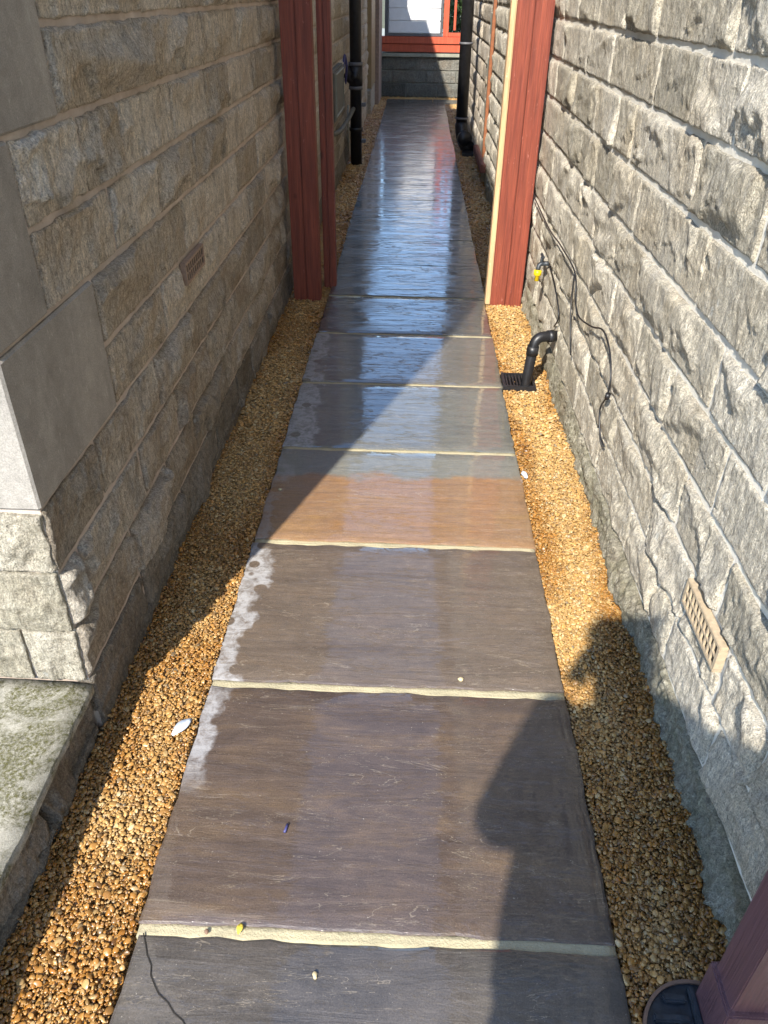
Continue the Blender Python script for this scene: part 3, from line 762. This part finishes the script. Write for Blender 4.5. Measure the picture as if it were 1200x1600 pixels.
# ------------------------------------------------------------------ pipes
sp = empty('soil_pipe', (-.6, 8.43, 0), 'black soil pipe with access branch on the left wall behind the red posts', 'drainpipe')
bm = bmesh.new(); tube(bm, [(-.6, 8.43, -.03), (-.6, 8.43, 3.6)], .056, 20); bm_obj('pipe', bm, M['blackpl'], sp, True)
for z in (.30, .66, .86):
    bm = bmesh.new(); tube(bm, [(-.6, 8.43, z), (-.6, 8.43, z+.03)], .068, 20); bm_obj('collar', bm, M['pipe_grey'] if z > .4 else M['blackpl'], sp, True)
bm = bmesh.new(); tube(bm, [(-.6, 8.43, .69), (-.6, 8.43, .86)], .066, 20); bm_obj('socket', bm, M['blackpl'], sp, True)
bm = bmesh.new(); tube(bm, [(-.6, 8.40, .77), (-.6, 8.34, .77)], .036, 18); bm_obj('access_cap', bm, M['blackpl'], sp, True)
bm = bmesh.new(); tube(bm, arc((-.6, 8.43, .72), (-.68, 8.40, .78), (-.72, 8.35, .86)), .05, 14); bm_obj('branch', bm, M['blackpl'], sp, True)
for z in (.20, .52):
    bm = bmesh.new(); box(bm, -.545, -.50, 8.36, 8.42, z, z+.03, bev=.004); bm_obj('bracket', bm, M['pipe_grey'], sp)
bm = bmesh.new(); box(bm, -.66, -.585, 8.45, 8.5, 0, .34, bev=.005)
bm_obj('boot', bm, M['blackpl'], sp)
sp = empty('soil_pipe', (.47, 9.3, 0), 'black soil pipe ending in a swept bend over a gully on the far right wall', 'drainpipe')
bm = bmesh.new(); tube(bm, [(.49, 9.4, .24), (.47, 9.4, 3.6)], .062, 20); bm_obj('pipe', bm, M['blackpl'], sp, True)
for z in (.30, 1.0):
    bm = bmesh.new(); tube(bm, [(.49, 9.4, z), (.49, 9.4, z+.02)], .072, 20); bm_obj('collar', bm, M['pipe_grey'], sp, True)
bm = bmesh.new(); tube(bm, arc((.49, 9.4, .26), (.5, 9.36, .05), (.58, 9.2, .04)), [.07]*9, 18); bm_obj('bend', bm, M['blackpl'], sp, True)
bm = bmesh.new(); tube(bm, [(.51, 9.20, .14), (.53, 9.14, .14)], .075, 20); bm_obj('rodding_eye', bm, M['blackpl'], sp, True)
bm = bmesh.new(); box(bm, .5, .62, 9.0, 9.2, -.02, .02, bev=.006); bm_obj('gully', bm, M['blackpl'], sp)

wp = empty('waste_pipe', (.53, 3.2, 0), 'short black waste pipe bending out of the sunlit right wall down to a grated gully', 'drainpipe')
bm = bmesh.new(); pts = [(.66, 3.24, .225), (.60, 3.22, .227)]+arc((.585, 3.215, .228), (.545, 3.205, .23), (.54, 3.2, .185), 6)+[(.524, 3.19, .0), (.523, 3.19, -.04)]
tube(bm, pts, .0225, 16); bm_obj('pipe', bm, M['blackpl'], wp, True)
bm = bmesh.new(); tube(bm, [(.538, 3.2, .15), (.54, 3.2, .19)], .0265, 16); tube(bm, [(.60, 3.22, .227), (.625, 3.23, .226)], .0265, 16); bm_obj('socket', bm, M['blackpl'], wp, True)
gg = empty('gully_grate', (.49, 3.24, 0), 'black ribbed gully grate in the gravel at the foot of the waste pipe', 'drain')
bm = bmesh.new(); box(bm, .425, .57, 3.165, 3.18, -.02, .012, .002); box(bm, .425, .57, 3.30, 3.315, -.02, .012, .002); box(bm, .425, .437, 3.18, 3.30, -.02, .012); box(bm, .558, .57, 3.18, 3.30, -.02, .012); bm_obj('frame', bm, M['blackpl'], gg)
for k in range(8):
    bm = bmesh.new(); box(bm, .442+k*.0145, .449+k*.0145, 3.18, 3.30, -.015, .009); bm_obj('bar', bm, M['blackpl'], gg)
# drain cover
dc = empty('drain_cover', (.535, .588, 0), 'round black plastic drain cover set in the gravel beside the maroon post', 'drain')
cx0, cy0, rr_ = .535, .590, .100
bm = bmesh.new(); tube(bm, [(cx0, cy0, -.03), (cx0, cy0, .0)], rr_-.006, 48); bm_obj('lid', bm, M['grid'], dc)
bm = bmesh.new(); n = 56
for k in range(n):
    a0, a1 = 2*math.pi*k/n, 2*math.pi*(k+1)/n
    q = [(rr_-.007, .002), (rr_-.007, .007), (rr_-.001, .007), (rr_-.001, -.03)]
    A = [bm.verts.new((cx0+r_*math.cos(a0), cy0+r_*math.sin(a0), z_)) for r_, z_ in q]; B = [bm.verts.new((cx0+r_*math.cos(a1), cy0+r_*math.sin(a1), z_)) for r_, z_ in q]
    for i in range(3): bm.faces.new((A[i], A[i+1], B[i+1], B[i]))
bmesh.ops.remove_doubles(bm, verts=bm.verts[:], dist=1e-5); bmesh.ops.recalc_face_normals(bm, faces=bm.faces[:]); bm_obj('rim', bm, M['rim'], dc)
for yy in (-.066, -.033, 0, .033, .066):
    hw = math.sqrt((rr_-.014)**2-yy**2)
    for sgn in (-1, 1):
        bm = bmesh.new(); x0, x1 = (cx0+sgn*.012, cx0+sgn*hw*.96)
        box(bm, min(x0, x1), max(x0, x1), cy0+yy-.007, cy0+yy+.007, 0.0, .012, .003); bm_obj('rib', bm, M['grid'], dc)
bm = bmesh.new(); box(bm, cx0-.006, cx0+.006, cy0-.085, cy0+.085, 0, .0135, .003); bm_obj('rib', bm, M['grid'], dc)

# ------------------------------------------------------------------ tap, cables, meter box, batten
tp = empty('outside_tap', (.62, 3.62, .42), 'dark outside tap with a yellow hose connector on the wall beside the red post', 'tap')
bm = bmesh.new(); tube(bm, [(.65, 3.62, .425), (.60, 3.62, .425)], .011, 12); tube(bm, arc((.605, 3.62, .425), (.585, 3.62, .425), (.585, 3.61, .395), 5), .010, 12); tube(bm, [(.60, 3.62, .425), (.60, 3.62, .455)], .008, 10)
bm_obj('body', bm, M['grid'], tp, True)
bm = bmesh.new(); box(bm, .594, .606, 3.585, 3.655, .455, .466, .003); bm_obj('handle', bm, M['grid'], tp)
bm = bmesh.new(); tube(bm, [(.585, 3.607, .398), (.584, 3.604, .375), (.584, 3.603, .373), (.583, 3.60, .35)], [.018, .018, .011, .011], 12); bm_obj('hose_connector', bm, M['yellow'], tp, True)
bm = bmesh.new(); tube(bm, smoothpath([(.632, 3.6, .43), (.628, 3.35, .40), (.63, 3.2, .33), (.633, 3.28, .25)]), .0035, 6); tag(bm_obj('cable', bm, M['blackpl'], None, True), 'short dark wire hanging on the wall just below the tap', 'cable')
cx_ = RX-.026
pts = [(cx_, 4.25, .59), (cx_, 3.642, .574), (cx_, 3.314, .59), (cx_, 2.951, .588), (cx_-.004, 2.86, .52), (cx_-.004, 2.78, .49), (cx_-.004, 2.7, .494), (cx_-.004, 2.52, .535), (cx_-.004, 2.376, .578), (cx_-.004, 2.26, .56), (cx_-.004, 2.19, .503), (cx_-.004, 2.19, .439), (cx_-.004, 2.24, .367), (cx_, 2.20, .30), (cx_+.01, 2.16, .275)]
bm = bmesh.new(); tube(bm, smoothpath(pts, 6), .003, 8); tag(bm_obj('cable', bm, M['blackpl'], None, True), 'black cable looping over the sunlit right wall from behind the red post', 'cable')
bm = bmesh.new(); tube(bm, smoothpath([(cx_, 2.96, .586), (cx_, 2.94, .48), (cx_, 2.86, .37), (cx_+.008, 2.84, .30)]), .0024, 8); tag(bm_obj('cable', bm, M['blackpl'], None, True), 'thin black cable hanging straight down across the right wall joints', 'cable')
bm = bmesh.new(); tube(bm, [(cx_-.003, 2.185, .447), (cx_-.003, 2.19, .43)], .0085, 10); tag(bm_obj('cable_clip', bm, M['blackpl'], None, True), 'small round black clip gripping the looped cable', 'clip')

mb = empty('meter_box', (-.67, 7.2, .5), 'flat grey meter box with a pale rim between the red posts and the soil pipe', 'meter box')
boxo('case', M['meter'], mb, -.715, -.655, 6.85, 7.75, .56, .93, bev=.012)
bm = bmesh.new()
tube(bm, [(-.652, 6.95, .6), (-.652, 7.65, .6), (-.652, 7.65, .9), (-.652, 6.95, .9), (-.652, 6.95, .6)], .007, 6); bm_obj('door_rim', bm, M['meterrim'], mb)
bm = bmesh.new(); tube(bm, smoothpath([(-.69, 6.9, .48), (-.66, 7.3, .45), (-.64, 7.9, .46), (-.62, 8.36, .50)]), .02, 12); tag(bm_obj('conduit', bm, M['meter'], None, True), 'grey conduit running under the meter box to the soil pipe', 'pipe')
bm = bmesh.new(); tube(bm, [(-.66, 8.2, .15), (-.66, 8.2, .55)], .008, 8); tag(bm_obj('conduit', bm, M['meterrim'], None, True), 'thin pale tube beside the foot of the left soil pipe', 'pipe')
bm = bmesh.new(); box(bm, RX-.035, RX-.008, 7.70, 7.76, .2, 2.6, bev=.004); tag(bm_obj('batten', bm, M['copper']), 'rust brown upright batten at the right wall beyond the pine strip', 'batten')
bm = bmesh.new(); box(bm, RX-.06, RX-.012, 7.5, 8.6, .1, .17, bev=.005); tag(bm_obj('brick_kerb', bm, M['brick']), 'reddish brick kerb low at the foot of the far right wall', 'kerb')
bm = bmesh.new(); tube(bm, smoothpath([(-.69, 8.3, .72), (-.67, 8.22, .86), (-.68, 8.15, .96), (-.69, 8.1, .86)]), .012, 8); tag(bm_obj('cable', bm, M['blue'], None, True), 'blue looped cable beside the soil pipe branch', 'cable')

# far left: tan board and pinkish pier
fb = empty('timber_board', (-.63, 12.9, .3), 'tall tan timber board on the far left wall', 'board')
boxo('board', M['tan'], fb, -.72, -.655, 12.3, 13.35, .30, 2.4)
fw = empty('garden_pier', (-.63, 13.9, 0), 'narrow pinkish rendered pier at the far left end of the passage', 'pier')
boxo('pier', M['pink'], fw, -.76, -.60, 13.36, 14.38, -.1, 2.36)
boxo('low_courses', M['stoneL'], fw, -.76, -.66, 12.22, 13.35, -.1, .28)

# ------------------------------------------------------------------ end wall with cabin
ew = empty('garden_wall', (0, 14.5, 0), 'low dark stone wall with a pale coping closing the end of the passage', 'wall')
bm = bmesh.new(); box(bm, -1.6, 2.2, 14.457, 14.8, -.1, .56); bm_obj('mortar', bm, M['mortarE'], ew)
zE = [-.02, .19, .37, .56]
for r, js in enumerate(([-1.4, -.72, -.2, .32, .72, 1.3, 2.0], [-1.4, -.8, -.44, .12, .62, 1.2, 2.0], [-1.4, -.9, -.65, -.05, .33, .8, 1.5, 2.0])):
    for a, b in zip(js[:-1], js[1:]):
        put_stone(ew, M['stoneE'], (0, 14.45, 0), (1, 0, 0), NF, a, b, zE[r], zE[r+1], .02, 4, gap=.006)
boxo('coping', M['coping'], ew, -1.6, 2.2, 14.39, 14.82, .562, .612, bev=.008)
cb = empty('cabin', (0, 15.2, .6), 'white boarded cabin front with dark grey frame on orange-red timbers above the end wall', 'cabin')
boxo('sole_beam', M['orange'], cb, -1.2, 1.6, 14.44, 14.6, .628, .74, bev=.006)
boxo('sill_beam', M['orange'], cb, -1.2, 1.6, 14.42, 14.58, .744, .842, bev=.006)
for k in range(6):
    boxo('cladding_board', M['white'], cb, -.50, .325, 14.475, 14.52, .885+k*.168, .885+(k+1)*.168-.004, bev=.007)
boxo('frame', M['dgrey'], cb, -.56, -.505, 14.45, 14.54, .846, 1.95); boxo('frame', M['dgrey'], cb, .33, .362, 14.45, 14.54, .846, 1.95)
boxo('frame', M['dgrey'], cb, -.504, .329, 14.45, 14.54, .846, .882); boxo('frame', M['dgrey'], cb, -.504, .329, 14.45, 14.54, 1.90, 1.95)
boxo('wall', M['white'], cb, -.56, .36, 14.53, 15.6, .62, 1.93)
rl = empty('balustrade', (.6, 14.5, .8), 'orange-red timber balustrade right of the white cabin front', 'railing')
for x0, x1 in ((.372, .458), (.535, .572), (.66, .70), (.80, .84), (.94, .98)): boxo('post' if x0 < .4 else 'baluster', M['orange'], rl, x0, x1, 14.46, 14.53, .93 if x0 > .4 else .845, 1.88)
boxo('rail', M['orange'], rl, .46, 1.6, 14.45, 14.545, .846, .90); boxo('rail', M['orange'], rl, .46, 1.6, 14.45, 14.55, 1.882, 1.94)
# hedge behind
def hedge(name, label, cx0, cx1, cy0, cy1, z0, z1, n, seed):
    t = empty(name, ((cx0+cx1)/2, (cy0+cy1)/2, 0), label, 'hedge'); rr = np.random.RandomState(seed)
    V_, F_ = [], []
    for i in range(n):
        c = np.array([rr.uniform(cx0, cx1), rr.uniform(cy0, cy1), z0+(z1-z0)*rr.rand()**.8])
        c[2] = min(c[2], z1-.25*abs(math.sin(c[0]*2.1+1)))
        a = rr.randn(3); a /= np.linalg.norm(a); b = np.cross(a, rr.randn(3)); b /= np.linalg.norm(b); s1 = rr.uniform(.03, .06)
        V_ += [c-a*s1, c+b*s1*.5, c+a*s1, c-b*s1*.5]; k = 4*i; F_.append([k, k+1, k+2, k+3])
    me = mesh_from('foliage', np.array(V_), np.array(F_), False); o = link('foliage', me, M['leafg'], t, None); o['kind'] = 'stuff'
    for i in range(5):
        x = cx0+(cx1-cx0)*(i+.5)/5; bm = bmesh.new(); tube(bm, [(x, (cy0+cy1)/2, -.1), (x+.05, (cy0+cy1)/2, z1*.8)], [.04, .01], 7); bm_obj('branch', bm, M['wood_dark'], t)
hedge('hedge', 'dark green hedge behind the orange-red balustrade', .42, 2.6, 15.7, 16.9, .1, 1.75, 14000, 3)
bm = bmesh.new(); box(bm, -3, 4, 14.83, 24, -.13, .60); tag(bm_obj('terrace', bm, M['coping']), 'raised garden terrace behind the end wall', kind='structure')

# ------------------------------------------------------------------ small things on the path
def leaf(name, label, cat, mat, x, y, L, W, rot, z=.003, lift=.004):
    bm = bmesh.new(); n = 6; ca, sa = math.cos(rot), math.sin(rot); top = []
    pr = []
    for i in range(n+1):
        t = i/n; wd = W*math.sin(math.pi*min(.97, max(.06, t)))**.8
        for sg in (-1, 0, 1):
            lx, ly = (t-.5)*L, sg*wd/2; pr.append(bm.verts.new((x+lx*ca-ly*sa, y+lx*sa+ly*ca, z+lift*(abs(sg)*.8+math.sin(t*3)))))
    for i in range(n):
        for k in range(2): bm.faces.new((pr[i*3+k], pr[(i+1)*3+k], pr[(i+1)*3+k+1], pr[i*3+k+1]))
    r = bmesh.ops.extrude_face_region(bm, geom=bm.faces[:])
    for v in r['geom']:
        if isinstance(v, bmesh.types.BMVert): v.co.z -= .0012
    bmesh.ops.recalc_face_normals(bm, faces=bm.faces[:])
    return tag(bm_obj(name, bm, mat, None, True), label, cat)
def pebble(label, x, y, sx, sy, sz, rot, mat):
    bm = bmesh.new(); bmesh.ops.create_icosphere(bm, subdivisions=2, radius=.5)
    for v in bm.verts: v.co = Matrix.Rotation(rot, 3, 'Z') @ Vector((v.co.x*sx*(1+.2*math.sin(v.co.y*9)), v.co.y*sy, v.co.z*sz))+Vector((x, y, sz*.4))
    return tag(bm_obj('pebble', bm, mat, None, True), label, 'pebble')
leaf('leaf', 'small yellow leaf on the nearest mortar joint', 'leaf', M['yleaf'], -.283, .742, .02, .012, 1.4)
pebble('tiny orange pebble on the nearest mortar joint left of the yellow leaf', -.345, .735, .008, .011, .006, .3, M['rim'])
pebble('pale yellow pebble on the charcoal flagstone at the bottom', -.133, .667, .009, .015, .008, .2, M['pale'])
pebble('pale pebble near the far edge of the taupe flagstone', .16, 1.398, .015, .013, .010, .2, M['pale'])
pebble('small yellow pebble on the left edge of the orange flagstone', -.44, 2.27, .013, .012, .009, .2, M['pale'])
bm = bmesh.new(); tube(bm, [(-.229, .945, .004), (-.225, .965, .004)], .0028, 8); tag(bm_obj('litter', bm, M['blue'], None, True), 'tiny blue and white scrap on the ochre-streaked flagstone', 'litter')
leaf('plastic_scrap', 'pale blue plastic scrap on the left gravel beside the path', 'litter', M['shard'], -.512, 1.205, .06, .028, 1.0, z=.008)
leaf('leaf', 'curled grey leaf on the mossy ledge top', 'leaf', M['pale'], -.87, .99, .035, .02, .4, z=.153)
pebble('loose white stone chip on the right gravel beside the orange flagstone', .437, 2.42, .02, .05, .015, .2, M['shard'])

# ------------------------------------------------------------------ the photographer, whose shadow falls on path and wall
pr_ = empty('person', (.14, -.42, 0), 'person in navy jacket and jeans holding up a phone', 'person')
def skin(name, joints, edges, mat, root, par, sub=2):
    me = bpy.data.meshes.new(name); me.from_pydata([j[:3] for j in joints], edges, []); me.update()
    o = link(name, me, mat, None); o.modifiers.new('s', 'SKIN'); 
    for i, j in enumerate(joints):
        d = me.skin_vertices[0].data[i]; d.radius = (j[3], j[4] if len(j) > 4 else j[3]); d.use_root = (i == root)
    m = o.modifiers.new('u', 'SUBSURF'); m.levels = sub; m.render_levels = sub
    bpy.context.view_layer.update(); dg = bpy.context.evaluated_depsgraph_get(); m2 = bpy.data.meshes.new_from_object(o.evaluated_get(dg))
    bpy.data.objects.remove(o); m2.name = name; m2.materials.clear(); m2.materials.append(mat)
    for p in m2.polygons: p.use_smooth = True
    return link(name, m2, mat, par)
X0, Y0 = .0, -.36
bj = [(X0+.05, Y0, .80, .27, .15), (X0+.05, Y0, 1.12, .27, .14), (X0, Y0, 1.36, .20, .13), (X0-.02, Y0, 1.48, .12, .10), (X0-.05, Y0+.01, 1.55, .055),
      (X0-.19, Y0, 1.43, .065), (X0-.24, Y0+.06, 1.17, .068), (X0-.11, Y0+.20, 1.41, .07),
      (X0+.23, Y0, 1.46, .075), (X0+.36, Y0+.08, 1.16, .068), (X0+.06, Y0+.20, 1.41, .07)]
skin('jacket', bj, [(0, 1), (1, 2), (2, 3), (3, 4), (2, 5), (5, 6), (6, 7), (2, 8), (8, 9), (9, 10)], M['jacket'], 0, pr_)
lj = [(X0, Y0, .95, .14, .11)]
le = []
for sg in (-1, 1):
    b = len(lj); lj += [(X0+sg*.09, Y0, .84, .09), (X0+sg*.11, Y0+.01, .5, .06), (X0+sg*.12, Y0-.01, .1, .045)]; le += [(0, b), (b, b+1), (b+1, b+2)]
skin('jeans', lj, le, M['jeans'], 0, pr_)
for sg in (-1, 1):
    skin('boot', [(X0+sg*.12, Y0-.03, .10, .05), (X0+sg*.12, Y0-.01, .05, .05, .045), (X0+sg*.13, Y0+.10, .04, .045, .035), (X0+sg*.135, Y0+.17, .035, .035, .028)], [(0, 1), (1, 2), (2, 3)], M['boot'], 1, pr_)
XH = X0-.055
hd = skin('head', [(XH, Y0+.01, 1.52, .055), (XH-.005, Y0+.03, 1.585, .062, .07), (XH-.01, Y0+.035, 1.68, .078, .095), (XH-.01, Y0+.03, 1.73, .06, .075)], [(0, 1), (1, 2), (2, 3)], M['skin'], 1, pr_)
skin('hair', [(XH-.01, Y0-.045, 1.64, .07, .05), (XH-.01, Y0-.01, 1.73, .085, .09), (XH-.01, Y0+.05, 1.765, .06, .05)], [(0, 1), (1, 2)], M['hair'], 1, pr_)
skin('nose', [(XH-.015, Y0+.12, 1.69, .01), (XH-.018, Y0+.145, 1.655, .014)], [(0, 1)], M['skin'], 0, pr_, 1)
for sg in (-1, 1):
    bm = bmesh.new(); bmesh.ops.create_uvsphere(bm, u_segments=12, v_segments=8, radius=.013); bmesh.ops.translate(bm, verts=bm.verts[:], vec=(XH-.012+sg*.032, Y0+.112, 1.69)); bm_obj('eye', bm, M['white'], pr_, True)
    skin('ear', [(XH-.01+sg*.08, Y0+.02, 1.66, .012), (XH-.01+sg*.085, Y0+.015, 1.70, .014)], [(0, 1)], M['skin'], 0, pr_, 1)
    hx0, hy0 = (-.09, -.10) if sg < 0 else (.12, -.09)
    jn = [(hx0, hy0, 1.36, .028, .022), (hx0-sg*.03, hy0+.045, 1.40, .034, .018)]; ed = [(0, 1)]
    for k in range(4):
        b = len(jn); z = 1.425+k*.019-.02
        jn += [(hx0-sg*.055, hy0+.075, z, .009), (hx0-sg*.085, hy0+.088, z+.004, .0085), (hx0-sg*.100, hy0+.080, z+.006, .0075)]; ed += [(1, b), (b, b+1), (b+1, b+2)]
    b = len(jn); jn += [(hx0-sg*.045, hy0+.03, 1.40, .010), (hx0-sg*.075, hy0+.04, 1.425, .0085)]; ed += [(0, b), (b, b+1)]
    skin('hand', jn, ed, M['skin'], 0, pr_)
ph = empty('smartphone', (0.03, -.05, 1.44), 'black smartphone held up in both hands', 'phone')
bm = bmesh.new(); box(bm, -.03, .05, -.045, -.037, 1.37, 1.525, bev=.003); o = bm_obj('case', bm, M['blackpl'], ph)

# groups of look-alike things
for o in C.objects:
    if o.parent is None and 'category' in o:
        n_ = o.name.split('.')[0]
        g_ = {'gate_post': 'red timber posts', 'cable': 'wires on the walls', 'soil_pipe': 'black soil pipes', 'stone_house': 'stone house walls', 'pebble': 'loose pebbles on the path', 'leaf': 'fallen leaves', 'conduit': 'tubes by the left soil pipe'}.get(n_)
        if g_: o['group'] = g_
